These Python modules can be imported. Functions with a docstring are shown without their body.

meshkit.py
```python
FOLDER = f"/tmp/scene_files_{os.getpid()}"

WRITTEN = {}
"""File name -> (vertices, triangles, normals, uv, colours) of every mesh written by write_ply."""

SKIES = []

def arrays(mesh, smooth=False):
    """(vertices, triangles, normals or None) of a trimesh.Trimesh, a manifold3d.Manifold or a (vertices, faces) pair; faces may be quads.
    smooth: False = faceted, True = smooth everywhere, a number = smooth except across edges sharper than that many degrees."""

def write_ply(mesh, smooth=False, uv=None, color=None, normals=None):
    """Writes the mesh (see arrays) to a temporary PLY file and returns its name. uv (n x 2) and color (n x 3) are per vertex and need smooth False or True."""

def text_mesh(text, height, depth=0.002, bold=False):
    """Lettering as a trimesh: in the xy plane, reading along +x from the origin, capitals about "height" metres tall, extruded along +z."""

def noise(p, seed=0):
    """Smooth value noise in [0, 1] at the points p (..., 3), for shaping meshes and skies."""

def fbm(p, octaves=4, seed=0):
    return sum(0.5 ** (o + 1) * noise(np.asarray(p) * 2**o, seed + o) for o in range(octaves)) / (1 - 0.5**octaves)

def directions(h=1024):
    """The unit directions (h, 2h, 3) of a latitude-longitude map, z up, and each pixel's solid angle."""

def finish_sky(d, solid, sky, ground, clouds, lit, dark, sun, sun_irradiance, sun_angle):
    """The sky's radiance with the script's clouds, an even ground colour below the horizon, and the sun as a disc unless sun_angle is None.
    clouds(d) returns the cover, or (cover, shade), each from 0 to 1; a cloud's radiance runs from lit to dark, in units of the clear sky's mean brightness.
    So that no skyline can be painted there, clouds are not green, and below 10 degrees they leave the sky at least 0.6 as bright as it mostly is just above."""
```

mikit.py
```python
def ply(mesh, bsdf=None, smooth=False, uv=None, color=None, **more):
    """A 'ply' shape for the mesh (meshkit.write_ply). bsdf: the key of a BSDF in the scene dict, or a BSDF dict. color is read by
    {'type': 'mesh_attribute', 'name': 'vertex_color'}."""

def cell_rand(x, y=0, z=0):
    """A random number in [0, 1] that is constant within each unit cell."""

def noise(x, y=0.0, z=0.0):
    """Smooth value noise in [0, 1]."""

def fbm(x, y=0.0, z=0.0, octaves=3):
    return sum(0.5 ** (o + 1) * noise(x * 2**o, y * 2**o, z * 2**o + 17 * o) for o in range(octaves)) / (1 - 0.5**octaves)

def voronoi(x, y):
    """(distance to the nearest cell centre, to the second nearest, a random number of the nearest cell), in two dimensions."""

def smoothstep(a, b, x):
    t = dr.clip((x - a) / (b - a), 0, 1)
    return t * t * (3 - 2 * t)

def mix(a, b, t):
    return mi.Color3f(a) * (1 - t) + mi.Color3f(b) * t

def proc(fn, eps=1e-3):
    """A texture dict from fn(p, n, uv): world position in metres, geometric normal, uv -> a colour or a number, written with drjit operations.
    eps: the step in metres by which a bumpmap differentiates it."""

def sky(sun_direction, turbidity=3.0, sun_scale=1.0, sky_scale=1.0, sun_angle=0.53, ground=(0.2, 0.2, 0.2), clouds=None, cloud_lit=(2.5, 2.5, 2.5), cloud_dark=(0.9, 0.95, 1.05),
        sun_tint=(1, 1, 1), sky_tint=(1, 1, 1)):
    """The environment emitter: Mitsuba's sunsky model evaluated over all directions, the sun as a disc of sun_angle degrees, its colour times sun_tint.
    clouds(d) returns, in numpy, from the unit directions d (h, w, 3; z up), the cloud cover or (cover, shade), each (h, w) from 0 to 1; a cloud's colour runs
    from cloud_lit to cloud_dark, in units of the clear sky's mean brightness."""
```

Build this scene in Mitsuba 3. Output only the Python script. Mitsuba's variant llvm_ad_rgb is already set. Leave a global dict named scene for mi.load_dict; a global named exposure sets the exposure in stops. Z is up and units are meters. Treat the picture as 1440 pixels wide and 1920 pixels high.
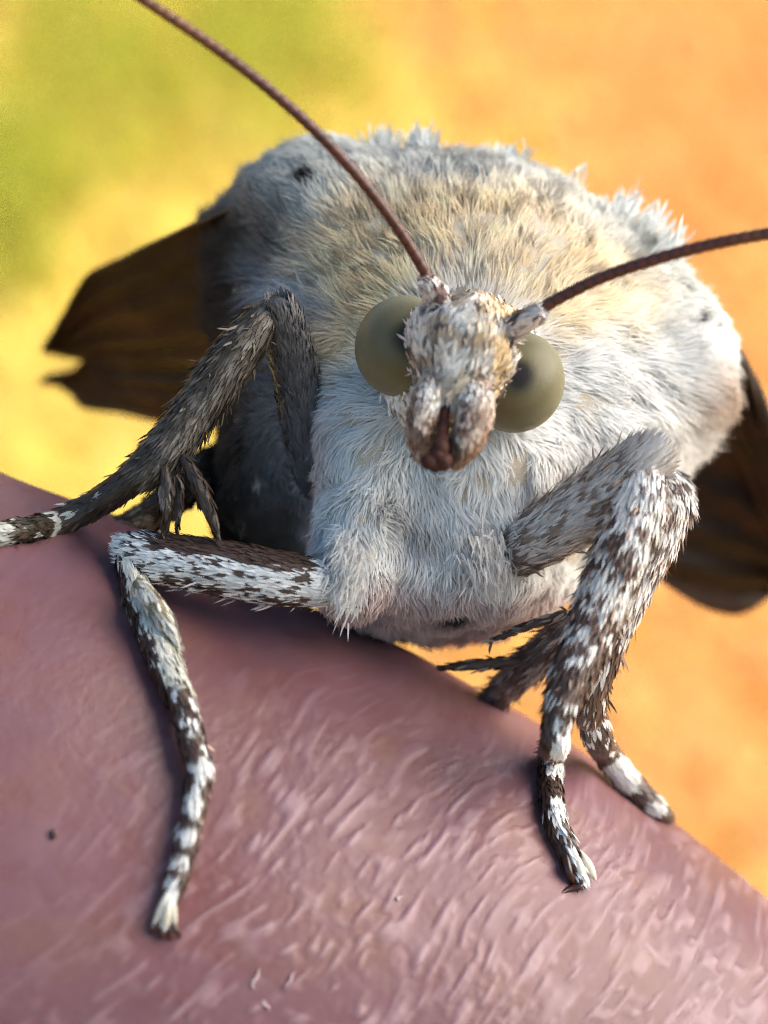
# A pale furry moth standing on a fingertip, autumn leaf litter far below and behind.  Macro scene: 1 unit = 1 cm.
import math
import numpy as np
import trimesh
import mitsuba as mi
import drjit as dr
import mikit, meshkit
from scipy.interpolate import LinearNDInterpolator, CubicSpline, PchipInterpolator

rng = np.random.default_rng(11)
scene, labels = {}, {}

# ------------------------------------------------------------------ camera, sky, exposure
D = 4.0                                   # distance from the lens to the moth's face
PITCH = math.radians(27.0)                # the camera looks down by this much
cp, sp = math.cos(PITCH), math.sin(PITCH)
R = np.array([[1, 0, 0], [0, cp, sp], [0, -sp, cp]])      # the hand's frame (x right, y away, z up the frame) -> world
def W(v): return np.asarray(v, float) @ R.T
cam_pos, cam_at, cam_up = W([0, -D, 0]), W([0, 0, 0]), W([0, 0, 1])
scene['camera'] = {'type': 'thinlens', 'fov': 2 * math.degrees(math.atan(0.72 / D)), 'fov_axis': 'x',
                   'aperture_radius': 0.052, 'focus_distance': D + 0.17, 'near_clip': 0.5, 'far_clip': 3000.0,
                   'to_world': mi.ScalarTransform4f().look_at(origin=cam_pos.tolist(), target=cam_at.tolist(), up=cam_up.tolist())}
exposure = 2.6
sun_dir = W([0.86, -0.20, 0.47])
scene['sky'] = mikit.sky(sun_dir.tolist(), turbidity=3, sun_scale=1.0, sky_scale=1.2, sun_angle=62, ground=(0.30, 0.2, 0.08), sun_tint=(0.91, 1.0, 1.24), sky_tint=(0.96, 1.04, 1.02))

# ------------------------------------------------------------------ helpers
def P(px, py, y):
    """The point of the hand's frame seen at a pixel of the 1440 x 1920 photograph, at the distance y behind the face."""
    px, py, y = np.broadcast_arrays(np.asarray(px, float), np.asarray(py, float), np.asarray(y, float))
    f = (D + y) / D
    return np.stack([(px - 720) / 1000 * f, y, (960 - py) / 1000 * f], -1)
def pix(v):
    f = D / (D + v[:, 1])
    return v[:, 0] * f * 1000 + 720, 960 - v[:, 2] * f * 1000
def unit(v): return v / (np.linalg.norm(v, axis=-1, keepdims=True) + 1e-12)
def sstep(a, b, x):
    t = np.clip((x - a) / (b - a), 0, 1)
    return t * t * (3 - 2 * t)
def lab(key, label=None, category=None, group=None, kind=None):
    labels[key] = {k: v for k, v in dict(label=label, category=category, group=group, kind=kind).items() if v}
def put(key, v, f, bsdf, n=None, color=None, smooth=True, world=False):
    v = np.asarray(v, float)
    if not world:
        v = W(v); n = None if n is None else W(n)
    if n is not None:
        path = meshkit.write_ply((v, np.asarray(f, int)), False, None, color, normals=n)
        scene[key] = {'type': 'ply', 'filename': path, 'face_normals': False, 'bsdf': {'type': 'ref', 'id': bsdf}}
    else:
        scene[key] = mikit.ply(trimesh.Trimesh(v, f, process=False), bsdf, smooth=smooth, color=color)
    return key
def join(parts):
    vs, fs, k = [], [], 0
    for v, f in parts:
        vs.append(np.asarray(v)); fs.append(np.asarray(f) + k); k += len(v)
    return np.vstack(vs), np.vstack(fs)
def spline(pts, n):
    """Smooth resampling of rows (coordinates and radii) by arc length."""
    pts = np.asarray(pts, float)
    s = np.r_[0, np.cumsum(np.linalg.norm(np.diff(pts[:, :3], axis=0), axis=1))]
    t = np.linspace(0, s[-1], n)
    return PchipInterpolator(s, pts, axis=0)(t)
def frames(c):
    t = unit(np.gradient(c, axis=0))
    a = np.zeros_like(t); ref = np.array([0, 1.0, 0.05])
    a0 = ref - t[0] * (ref @ t[0]); a[0] = a0 / np.linalg.norm(a0)
    for i in range(1, len(t)):
        q = a[i - 1] - t[i] * (a[i - 1] @ t[i]); a[i] = q / np.linalg.norm(q)
    return t, a, np.cross(t, a)
def tube(c, r, sides=12):
    """A closed tapered tube with round ends."""
    t, a, b = frames(c)
    k = 4
    pre = [(c[0] - t[0] * r[0] * math.cos(x), r[0] * math.sin(x)) for x in np.linspace(0.15, math.pi / 2, k, endpoint=False)]
    post = [(c[-1] + t[-1] * r[-1] * math.sin(x), r[-1] * math.cos(x)) for x in np.linspace(math.pi / 2 / k, math.pi / 2 - 0.15, k)]
    cc = np.vstack([[x[0] for x in pre], c, [x[0] for x in post]])
    rr = np.r_[[x[1] for x in pre], r, [x[1] for x in post]]
    aa = np.vstack([np.repeat(a[:1], k, 0), a, np.repeat(a[-1:], k, 0)]); bb = np.vstack([np.repeat(b[:1], k, 0), b, np.repeat(b[-1:], k, 0)])
    ang = np.arange(sides) * 2 * np.pi / sides
    v = (cc[:, None] + rr[:, None, None] * (np.cos(ang)[None, :, None] * aa[:, None] + np.sin(ang)[None, :, None] * bb[:, None])).reshape(-1, 3)
    n = len(cc)
    i, j = np.meshgrid(np.arange(n - 1), np.arange(sides), indexing='ij')
    j2 = (j + 1) % sides
    q = np.stack([i * sides + j, i * sides + j2, (i + 1) * sides + j2, (i + 1) * sides + j], -1).reshape(-1, 4)
    f = np.vstack([q[:, [0, 2, 1]], q[:, [0, 3, 2]]])
    v = np.vstack([v, cc[:1], cc[-1:]])
    jj = np.arange(sides); e = len(v)
    f = np.vstack([f, np.stack([np.full(sides, e - 2), jj, (jj + 1) % sides], -1)[:, [0, 1, 2]], np.stack([np.full(sides, e - 1), (n - 1) * sides + (jj + 1) % sides, (n - 1) * sides + jj], -1)])
    m = trimesh.Trimesh(v, f, process=False)
    if m.volume < 0: f = f[:, ::-1]
    return v, f
def strands(root, nrm, dirs, length, width, c0, c1, bend=0.3, seg=3, flat=0.35, soft=0.6, prof=(1.0, 1.0, 0.75)):
    """Hairs or scales: one flat tapering ribbon each, 2 seg - 1 triangles, curving towards the surface."""
    N = len(root)
    d = unit(dirs)
    side = unit(np.cross(d, nrm) + flat * rng.normal(size=(N, 3)))
    side = unit(side - d * (side * d).sum(1, keepdims=True))
    rib = np.cross(side, d); rib *= np.sign((rib * nrm).sum(1, keepdims=True) + 1e-9)
    L, w = length[:, None], width[:, None]
    vs, ns, cs = [], [], []
    for k in range(seg):
        t = k / seg
        c = root + d * L * t - nrm * L * bend * t * t
        vs += [c - side * w * prof[k] / 2, c + side * w * prof[k] / 2]
        ns += [unit(soft * nrm + (1 - soft) * rib)] * 2
        cs += [c0 * (1 - t) + c1 * t] * 2
    vs.append(root + d * L - nrm * L * bend); ns.append(unit(soft * nrm + (1 - soft) * rib)); cs.append(c1)
    K = 2 * seg + 1
    v, n, c = (np.stack(x, 1).reshape(-1, 3) for x in (vs, ns, cs))
    f = []
    for k in range(seg - 1):
        f += [[2 * k, 2 * k + 1, 2 * k + 3], [2 * k, 2 * k + 3, 2 * k + 2]]
    f.append([2 * seg - 2, 2 * seg - 1, 2 * seg])
    f = (np.asarray(f)[None] + (np.arange(N) * K)[:, None, None]).reshape(-1, 3)
    return v, f, n, np.clip(c, 0.004, 0.95)
def cat(sets):
    v, f, n, c, k = [], [], [], [], 0
    for a in sets:
        v.append(a[0]); f.append(a[1] + k); n.append(a[2]); c.append(a[3]); k += len(a[0])
    return np.vstack(v), np.vstack(f), np.vstack(n), np.vstack(c)
def sample(v, f, N, weight=None):
    m = trimesh.Trimesh(v, f, process=False)
    a = m.area_faces * (1 if weight is None else weight(m.triangles_center, m.face_normals))
    k = rng.choice(len(f), N, p=a / a.sum())
    u = rng.random((N, 2)); s = u.sum(1) > 1; u[s] = 1 - u[s]
    t = np.asarray(m.triangles)[k]
    n = np.asarray(m.vertex_normals)[np.asarray(f)[k]]
    w = np.stack([1 - u.sum(1), u[:, 0], u[:, 1]], 1)[..., None]
    return (t * w).sum(1), unit((n * w).sum(1))
def blob(center, sdf, sub=6, far=2.6):
    """Star-shaped surface of a distance field about a centre."""
    s = trimesh.creation.icosphere(subdivisions=sub)
    d = np.asarray(s.vertices); t = np.full(len(d), far)
    for _ in range(70):
        t = np.maximum(t - 0.8 * sdf(center + d * t[:, None]), 0.02)
    return center + d * t[:, None], np.asarray(s.faces)
def ell(p, c, r, roll=0.0, power=2.0):
    q = p - c
    if roll:
        k, s = math.cos(roll), math.sin(roll)
        q = np.stack([q[:, 0] * k - q[:, 2] * s, q[:, 1], q[:, 0] * s + q[:, 2] * k], -1)
    r = np.asarray(r, float)
    k0 = ((np.abs(q) / r) ** power).sum(1) ** (1 / power)
    return (k0 - 1) * r.min() * np.clip(0.6 + 0.4 * k0, 0.6, 1.5)
def caps(p, a, b, ra, rb):
    h = np.clip(((p - a) @ (b - a)) / ((b - a) @ (b - a)), 0, 1)
    return np.linalg.norm(p - a - h[:, None] * (b - a), axis=1) - (ra + (rb - ra) * h)
def smin(ds, k=0.05):
    out = ds[0]
    for d in ds[1:]:
        h = np.clip(0.5 + 0.5 * (d - out) / k, 0, 1)
        out = d * (1 - h) + out * h - k * h * (1 - h)
    return out

# ------------------------------------------------------------------ materials
VC = {'type': 'mesh_attribute', 'name': 'vertex_color'}
def prin(col, rough=0.6, spec=0.4, **k):
    c = col if isinstance(col, dict) else {'type': 'rgb', 'value': list(col)}
    return {'type': 'twosided', 'bsdf': {'type': 'principled', 'base_color': c, 'roughness': rough, 'specular': spec, **k}}
scene['mat_fur'] = {'type': 'principledthin', 'base_color': VC, 'roughness': 0.7, 'diff_trans': 0.7, 'spec_trans': 0.0, 'eta': 1.35}
scene['mat_scale'] = prin(VC, 0.45, 0.5)
scene['mat_leaf'] = {'type': 'principledthin', 'base_color': VC, 'roughness': 0.6, 'diff_trans': 0.8, 'spec_trans': 0.0, 'eta': 1.35}
scene['mat_body'] = prin(mikit.proc(lambda p, n, uv: mikit.mix((0.34, 0.29, 0.23), (0.55, 0.49, 0.41), mikit.fbm(p.x * 14, p.y * 14, p.z * 14))), 0.8, 0.2)
scene['mat_chitin'] = prin(mikit.proc(lambda p, n, uv: mikit.mix((0.035, 0.014, 0.008), (0.16, 0.07, 0.03), mikit.fbm(p.x * 25, p.y * 25, p.z * 25))), 0.45, 0.5)
scene['mat_claw'] = prin((0.035, 0.010, 0.008), 0.3, 0.6)
scene['mat_antenna'] = prin(VC, 0.4, 0.5)
scene['mat_tongue'] = prin(mikit.proc(lambda p, n, uv: mikit.mix((0.018, 0.006, 0.005), (0.065, 0.021, 0.015), mikit.fbm(p.x * 60, p.y * 60, p.z * 60))), 0.7, 0.2)
scene['mat_soil'] = prin(mikit.proc(lambda p, n, uv: mikit.mix((0.30, 0.16, 0.04), (0.50, 0.29, 0.08), mikit.fbm(p.x * 0.3, p.y * 0.3, 0.0))), 0.9, 0.2)

# ------------------------------------------------------------------ the ground far below: soil, leaf litter, grass
H = 70.0
SUN_TILT_Y, SUN_TILT_X = 0.22, -0.36                # made-up slope, rising away and to the left so the litter catches more sun
def ground_z(x, y): return -H + SUN_TILT_Y * (y - 70) + SUN_TILT_X * x
def ground_hit(px, py):
    d = W(P(px, py, 0.0) - np.array([0, -D, 0]))
    t = (ground_z(cam_pos[0], cam_pos[1]) - cam_pos[2]) / (d[..., 2] - SUN_TILT_Y * d[..., 1] - SUN_TILT_X * d[..., 0])
    return cam_pos + d * t[..., None]
g = 700.0
n = 81
gx, gy = np.meshgrid(np.linspace(-g, g, n), np.linspace(-150, 2 * g, n), indexing='ij')
gz = ground_z(gx, gy) - 1.6 + 1.2 * meshkit.fbm(np.stack([gx, gy, gx * 0], -1) * 0.03)
i, j = np.meshgrid(np.arange(n - 1), np.arange(n - 1), indexing='ij')
q = np.stack([i * n + j, (i + 1) * n + j, (i + 1) * n + j + 1, i * n + j + 1], -1).reshape(-1, 4)
put('ground', np.stack([gx, gy, gz], -1).reshape(-1, 3), np.vstack([q[:, :3], q[:, [0, 2, 3]]]), 'mat_soil', world=True)
lab('ground', 'brown soil under fallen autumn leaves', kind='structure')

def scatter(px, py, sx, sy, N):
    """Points on the ground about the places seen at some pixels, as an uneven cloud."""
    c = ground_hit(np.asarray(px, float), np.asarray(py, float))
    k = rng.integers(0, len(c), N)
    return np.stack([c[k, 0] + rng.normal(size=N) * np.asarray(sx)[k], c[k, 1] + rng.normal(size=N) * np.asarray(sy)[k]], -1)
def leaf_set(xy, cols, size, lift=0.9):
    N = len(xy)
    out_v, out_f = [], []
    L = size * rng.uniform(0.6, 1.3, N); Wd = L * rng.uniform(0.45, 0.75, N)
    ang = rng.uniform(0, 2 * np.pi, N); tilt = rng.normal(size=N) * 0.22; roll = rng.normal(size=N) * 0.25
    loc = np.array([[-.5, 0, -.06], [-.18, -.5, .06], [-.18, 0, 0], [-.18, .5, .06], [.15, -.42, .05], [.15, 0, 0], [.15, .42, .05], [.5, 0, -.06]])
    v = np.repeat(loc[None], N, 0) * np.stack([L, Wd, L], -1)[:, None]
    v[..., 2] += v[..., 0] * np.tan(tilt)[:, None] + v[..., 1] * np.tan(roll)[:, None]
    x, y = v[..., 0].copy(), v[..., 1].copy()
    v[..., 0] = x * np.cos(ang)[:, None] - y * np.sin(ang)[:, None] + xy[:, :1]
    v[..., 1] = x * np.sin(ang)[:, None] + y * np.cos(ang)[:, None] + xy[:, 1:]
    v[..., 2] += SUN_TILT_X * (v[..., 0] - xy[:, :1]) + SUN_TILT_Y * (v[..., 1] - xy[:, 1:])
    v[..., 2] += (ground_z(xy[:, 0], xy[:, 1]) + rng.uniform(-0.4, lift, N))[:, None]
    f = np.array([[0, 2, 3], [0, 1, 2], [1, 4, 5], [1, 5, 2], [2, 5, 6], [2, 6, 3], [4, 7, 5], [5, 7, 6]])
    f = (f[None] + (np.arange(N) * 8)[:, None, None]).reshape(-1, 3)
    return v.reshape(-1, 3), f, np.repeat(cols, 8, 0)
def tint(N, base, var):
    c = np.asarray(base)[None] * np.exp(rng.normal(size=(N, 1)) * var) + rng.normal(size=(N, 3)) * 0.02
    return np.clip(c, 0.01, 0.92)
# over the whole field a mixture whose hue drifts from yellow (left) to orange (right)
N = 115000
xy = np.stack([rng.uniform(-95, 95, N), rng.uniform(35, 330, N)], -1)
u = xy[:, 0] / (0.19 * (xy[:, 1] + 12))
m = meshkit.fbm(np.stack([xy[:, 0] * 0.04, xy[:, 1] * 0.02, xy[:, 0] * 0], -1), 3, seed=4)
yellow = (sstep(0.55, -0.45, u + 0.7 * (m - 0.5) - 0.1) + 0.75 * sstep(190, 290, xy[:, 1]) * sstep(-0.2, 0.6, u)) > rng.random(N)
for key, sel, base, txt in (('yellow_leaf_litter', yellow, (0.94, 0.71, 0.19), 'bright yellow fallen leaves, out of focus, covering the left of the background'),
                            ('orange_leaf_litter', ~yellow, (0.94, 0.53, 0.185), 'orange brown fallen leaves, out of focus, covering the right of the background')):
    k = sel.sum()
    v, f, c = leaf_set(xy[sel], tint(k, base, 0.10), 2.4)
    put(key, v, f, 'mat_leaf', color=c, world=True)
    lab(key, txt, 'leaves', kind='stuff')
# green grass patches, upper left of the view
xy = scatter([420, 260, 560, 130, 30, 40, 480], [90, 190, 40, 60, 330, 420, 160], [5.0, 3.6, 3.2, 3.0, 2.0, 1.6, 4.0], [9, 8, 8, 8, 5, 6, 8], 2200)
N = len(xy)
root = np.stack([xy[:, 0], xy[:, 1], ground_z(xy[:, 0], xy[:, 1]) - 0.3], -1)
dirs = unit(np.stack([rng.normal(size=N) * 0.55, rng.normal(size=N) * 0.55, np.ones(N)], -1))
up = unit(rng.normal(size=(N, 3)) * [1, 1, 0.1])
v, f, nn, c = strands(root, up, dirs, rng.uniform(2.2, 5.0, N), rng.uniform(0.35, 0.6, N), tint(N, (0.42, 0.44, 0.06), 0.2), tint(N, (0.66, 0.64, 0.12), 0.2), bend=0.25, soft=0.0)
put('grass', v, f, 'mat_leaf', n=nn, color=c, world=True)
lab('grass', 'green grass growing among the yellow leaves, upper left background, out of focus', 'grass', kind='stuff')

# ------------------------------------------------------------------ the finger
FY = 0.55
fc = (D + FY) / D
ca, sa = math.cos(math.atan(0.5625)), math.sin(math.atan(0.5625))
dax, nax = np.array([ca, 0.10, -sa]), np.array([sa, 0, ca])
dax = dax / np.linalg.norm(dax)
A0 = P(720, 1285, FY) - nax * 0.85 * fc
prof = PchipInterpolator([-7.2, -6.9, -6, -4.2, -2.8, -1.9, -1.25, -.83, -.5, -.2, .05, .3, .6, .83, 1.15, 1.55, 1.85, 2.02, 2.08],
                         [.02, .55, .84, .90, .93, .83, .83, .85, .895, .91, .930, .928, .89, .85, .77, .60, .36, .14, .01])
def finger_pt(s, ph):
    """s along the finger, ph round it (0 towards the lens, pi/2 the ridge the moth sits on)."""
    a = prof(s) * fc
    b = a * 0.78
    return A0 + s[..., None] * fc * dax + nax * (a * np.sin(ph))[..., None] + np.array([0, -1.0, 0]) * (b * np.cos(ph))[..., None]
def dense(lo, hi, a, b, step, coarse):
    return np.unique(np.round(np.r_[np.arange(lo, a, coarse), np.arange(a, b, step), np.arange(b, hi, coarse), hi], 5))
S = dense(-7.19, 2.079, -1.05, 1.2, 0.0042, 0.05)
PH = np.r_[np.arange(-0.95, 1.75, 0.0052), np.linspace(1.75, 2 * np.pi - 0.95, 60, endpoint=False)]
ss, pp = np.meshgrid(S, PH, indexing='ij')
fv = finger_pt(ss, pp)
e = 1e-3
fn = unit(np.cross(finger_pt(ss + e, pp) - finger_pt(ss - e, pp), finger_pt(ss, pp + e) - finger_pt(ss, pp - e)))
fn *= np.sign((fn * (fv - A0 - ss[..., None] * fc * dax)).sum(-1, keepdims=True))
# skin relief: ridges that run up and to the right, broken into beads, dying out towards the ridge of the finger and the left
def skin_relief(v):
    x, z, y = v[..., 0], v[..., 2], v[..., 1]
    wq = v * 3.2
    w1, w2 = meshkit.fbm(wq, 2, seed=3) - 0.5, meshkit.fbm(wq + 9, 2, seed=8) - 0.5
    th = math.radians(46)
    # angle opens up towards the ridge, lies flatter at the right
    a = x * math.cos(th) + z * math.sin(th)
    b = -x * math.sin(th) + z * math.cos(th)
    b = b + 0.11 * w1 + 0.13 * (x - 0.1) ** 2 * np.sign(x - 0.1) - 0.05 * (z + 0.6) ** 2
    a = a + 0.12 * w2
    z0 = np.zeros_like(a)
    n1 = meshkit.noise(np.stack([a / 0.050, b / 0.0150, z0], -1), seed=1)
    n2 = meshkit.noise(np.stack([(a + 0.12 * b) / 0.036, (b - 0.10 * a) / 0.0125, z0 + 3], -1), seed=2)
    n3 = meshkit.noise(np.stack([a / 0.022, b / 0.0160, z0 + 7], -1), seed=5)
    fine = meshkit.fbm(np.stack([a / 0.016, b / 0.010, z0], -1), 2, seed=9)
    broad = meshkit.fbm(v * 5, 3, seed=6) - 0.5
    right = sstep(-0.1, 0.65, x)
    crest = np.maximum(sstep(0.56, 1.0, n1) * (1 - 0.35 * right), np.maximum(0.7 * sstep(0.62, 1.0, n2), (0.25 + 0.55 * right) * sstep(0.58, 1.0, n3)))
    h = crest + 0.22 * fine
    amt = sstep(-0.75, 0.10, x - 0.55 * (z + 0.55)) * sstep(0.1, -0.35, z + 0.45 * (x - 0.0) - 0.0 + 0.12)
    amt = 0.05 + 0.85 * np.clip(amt, 0, 1) * sstep(-0.28, -0.60, z + 0.35 * x)
    return 0.0048 * amt * h + 0.005 * broad, crest * amt
relief_h, crest = skin_relief(fv)
fv0 = fv.reshape(-1, 3)
fv = fv + fn * relief_h[..., None]
ns_, np_ = len(S), len(PH)
i, j = np.meshgrid(np.arange(ns_ - 1), np.arange(np_), indexing='ij')
j2 = (j + 1) % np_
q = np.stack([i * np_ + j, (i + 1) * np_ + j, (i + 1) * np_ + j2, i * np_ + j2], -1).reshape(-1, 4)
ff = np.vstack([q[:, :3], q[:, [0, 2, 3]]])
fvv = fv.reshape(-1, 3)
tm = trimesh.Trimesh(fvv, ff, process=False)
if tm.volume < 0: ff = ff[:, ::-1]
# skin colour: uneven pink, redder where the foot presses, dry ridge tops paler with their glints painted in
def mixv(c, k, t): return c * (1 - t[:, None]) + np.asarray(k) * t[:, None]
g1, g2, g3 = meshkit.fbm(fv0 * 3, 3, seed=31), meshkit.fbm(fv0 * 22, 3, seed=32), meshkit.fbm(fv0 * 8, 3, seed=33)
sc = mixv(np.repeat(np.array([[0.140, 0.058, 0.066]]), len(fv0), 0), (0.168, 0.078, 0.092), sstep(0.3, 0.7, g1))
sc = mixv(sc, (0.145, 0.050, 0.048), 0.45 * sstep(0.5, 0.8, g2))
sc = mixv(sc, (0.180, 0.084, 0.068), 0.5 * sstep(0.52, 0.75, g3))
sc = mixv(sc, (0.145, 0.068, 0.092), 0.5 * sstep(0.48, 0.25, g3))
sc = mixv(sc, (0.160, 0.042, 0.028), 0.7 * sstep(0.26, 0.04, np.linalg.norm(fv0 - P(318, 1700, -0.05), axis=1)))
sc = mixv(sc, (0.46, 0.32, 0.36), 0.50 * crest.reshape(-1))
scene['mat_skin'] = {'type': 'bumpmap', 'arbitrary': mikit.proc(lambda p, n, uv: mikit.fbm(p.x * 90, p.y * 90, p.z * 90, 2), eps=0.002), 'scale': 0.0009,
                     'bsdf': {'type': 'principled', 'base_color': VC, 'roughness': 0.42, 'specular': 0.36, 'sheen': 0.1}}
put('finger', fvv, ff, 'mat_skin', color=sc)
lab('finger', 'bare pinkish fingertip with fine skin ridges that the moth is standing on', 'finger')
# where the skin lies behind a pixel
gs, gp = np.meshgrid(np.linspace(-1.4, 1.6, 90), np.linspace(-1.0, 1.62, 90), indexing='ij')
gvv = finger_pt(gs, gp).reshape(-1, 3)
skin_at = LinearNDInterpolator(np.stack(pix(gvv), -1), gvv[:, 1])
def on_skin(px, py, up=0.0):
    y = float(skin_at(px, py))
    return (0.5 if np.isnan(y) else y) - up

# loose flakes of dry skin; the last pale shape paints in a bright glint
for k_, (fx, fy, ang_, ln_) in enumerate(((478, 1835, 72, 42), (542, 1838, 60, 36), (497, 1885, -55, 22), (745, 1685, 50, 10))):
    t_ = np.linspace(-1, 1, 9); w_ = 0.0026 * np.sqrt(np.clip(1.02 - t_ ** 2, 0, 1))
    cx, cz = fx + ln_ / 2 * t_ * math.cos(math.radians(ang_)) + 5 * t_ ** 2 + 3 * np.sin(4 * t_ + fx), fy - ln_ / 2 * t_ * math.sin(math.radians(ang_))
    cy = np.array([on_skin(x_, z_, 0.004) for x_, z_ in zip(cx, cz)])
    c_ = P(cx, cz, cy)
    put('finger__skin_flake_glint' + (f'_{k_:03d}' if k_ else ''), *tube(c_, w_, 6), 'mat_flake_glint')
scene['mat_flake_glint'] = prin(mikit.proc(lambda p, n, uv: mikit.mix((0.34, 0.20, 0.21), (0.60, 0.47, 0.48), mikit.noise(p.x * 60, p.y * 60, p.z * 60))), 0.45, 0.5)

# ------------------------------------------------------------------ the moth: body with head, one continuous mesh
ROLL = math.radians(17)
c0 = P(850, 790, 0.75)
def f_(y): return (D + y) / D
def body_sdf(p):
    parts = [ell(p, P(872, 725, 0.72), (0.425 * 1.18, 0.50, 0.41 * 1.18)),
             ell(p, P(790, 560, 0.75), (0.33 * 1.18, 0.42, 0.26 * 1.18)),
             ell(p, P(590, 430, 0.66), (0.165, 0.25, 0.105), 0.5), ell(p, P(660, 420, 0.72), (0.17, 0.30, 0.15)), caps(p, P(600, 375, 0.68), P(415, 445, 0.84), 0.125, 0.05), ell(p, P(485, 560, 0.82), (0.11, 0.25, 0.17)),
             ell(p, P(1235, 640, 0.66), (0.13, 0.26, 0.22), -0.5),
             ell(p, P(590, 740, 0.72), (0.16, 0.30, 0.26)),
             ell(p, P(510, 890, 0.78), (0.12, 0.30, 0.19), 0.35),
             ell(p, P(850, 920, 0.62), (0.31, 0.36, 0.27)),
             ell(p, P(825, 1088, 0.60), (0.26, 0.36, 0.125), -0.08),
             caps(p, P(705, 800, 0.30), P(650, 1085, 0.22), 0.105, 0.070),
             caps(p, P(900, 860, 0.30), P(800, 1040, 0.32), 0.12, 0.085), caps(p, P(890, 900, 0.32), P(905, 1055, 0.32), 0.10, 0.080),
             caps(p, P(850, 820, 1.0), P(835, 850, 2.6), 0.42, 0.14)]
    return smin(parts, 0.075)
bv, bf = blob(c0, body_sdf, 6, 2.9)
h0 = P(864, 672, 0.12)
def head_sdf(p):
    parts = [ell(p, P(864, 662, 0.10), (0.098, 0.17, 0.105), -ROLL, 2.6),
             ell(p, P(862, 690, 0.20), (0.16, 0.12, 0.13), -ROLL),
             ell(p, P(850, 745, 0.04), (0.062, 0.10, 0.05), -ROLL),
             caps(p, P(862, 690, 0.2), P(862, 720, 0.6), 0.11, 0.14)]
    return smin(parts, 0.04)
hv, hf = blob(h0, head_sdf, 5, 0.9)
import manifold3d as m3
def man(v, f): return m3.Manifold(m3.Mesh(np.asarray(v, np.float32), np.asarray(f, np.uint32)))
whole = man(bv, bf) + man(hv, hf)
wm = whole.to_mesh()
put('moth__body', wm.vert_properties[:, :3], wm.tri_verts, 'mat_body')
lab('moth', 'pale furry moth with olive eyes and dark brown wings standing on the fingertip', 'moth')

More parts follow.
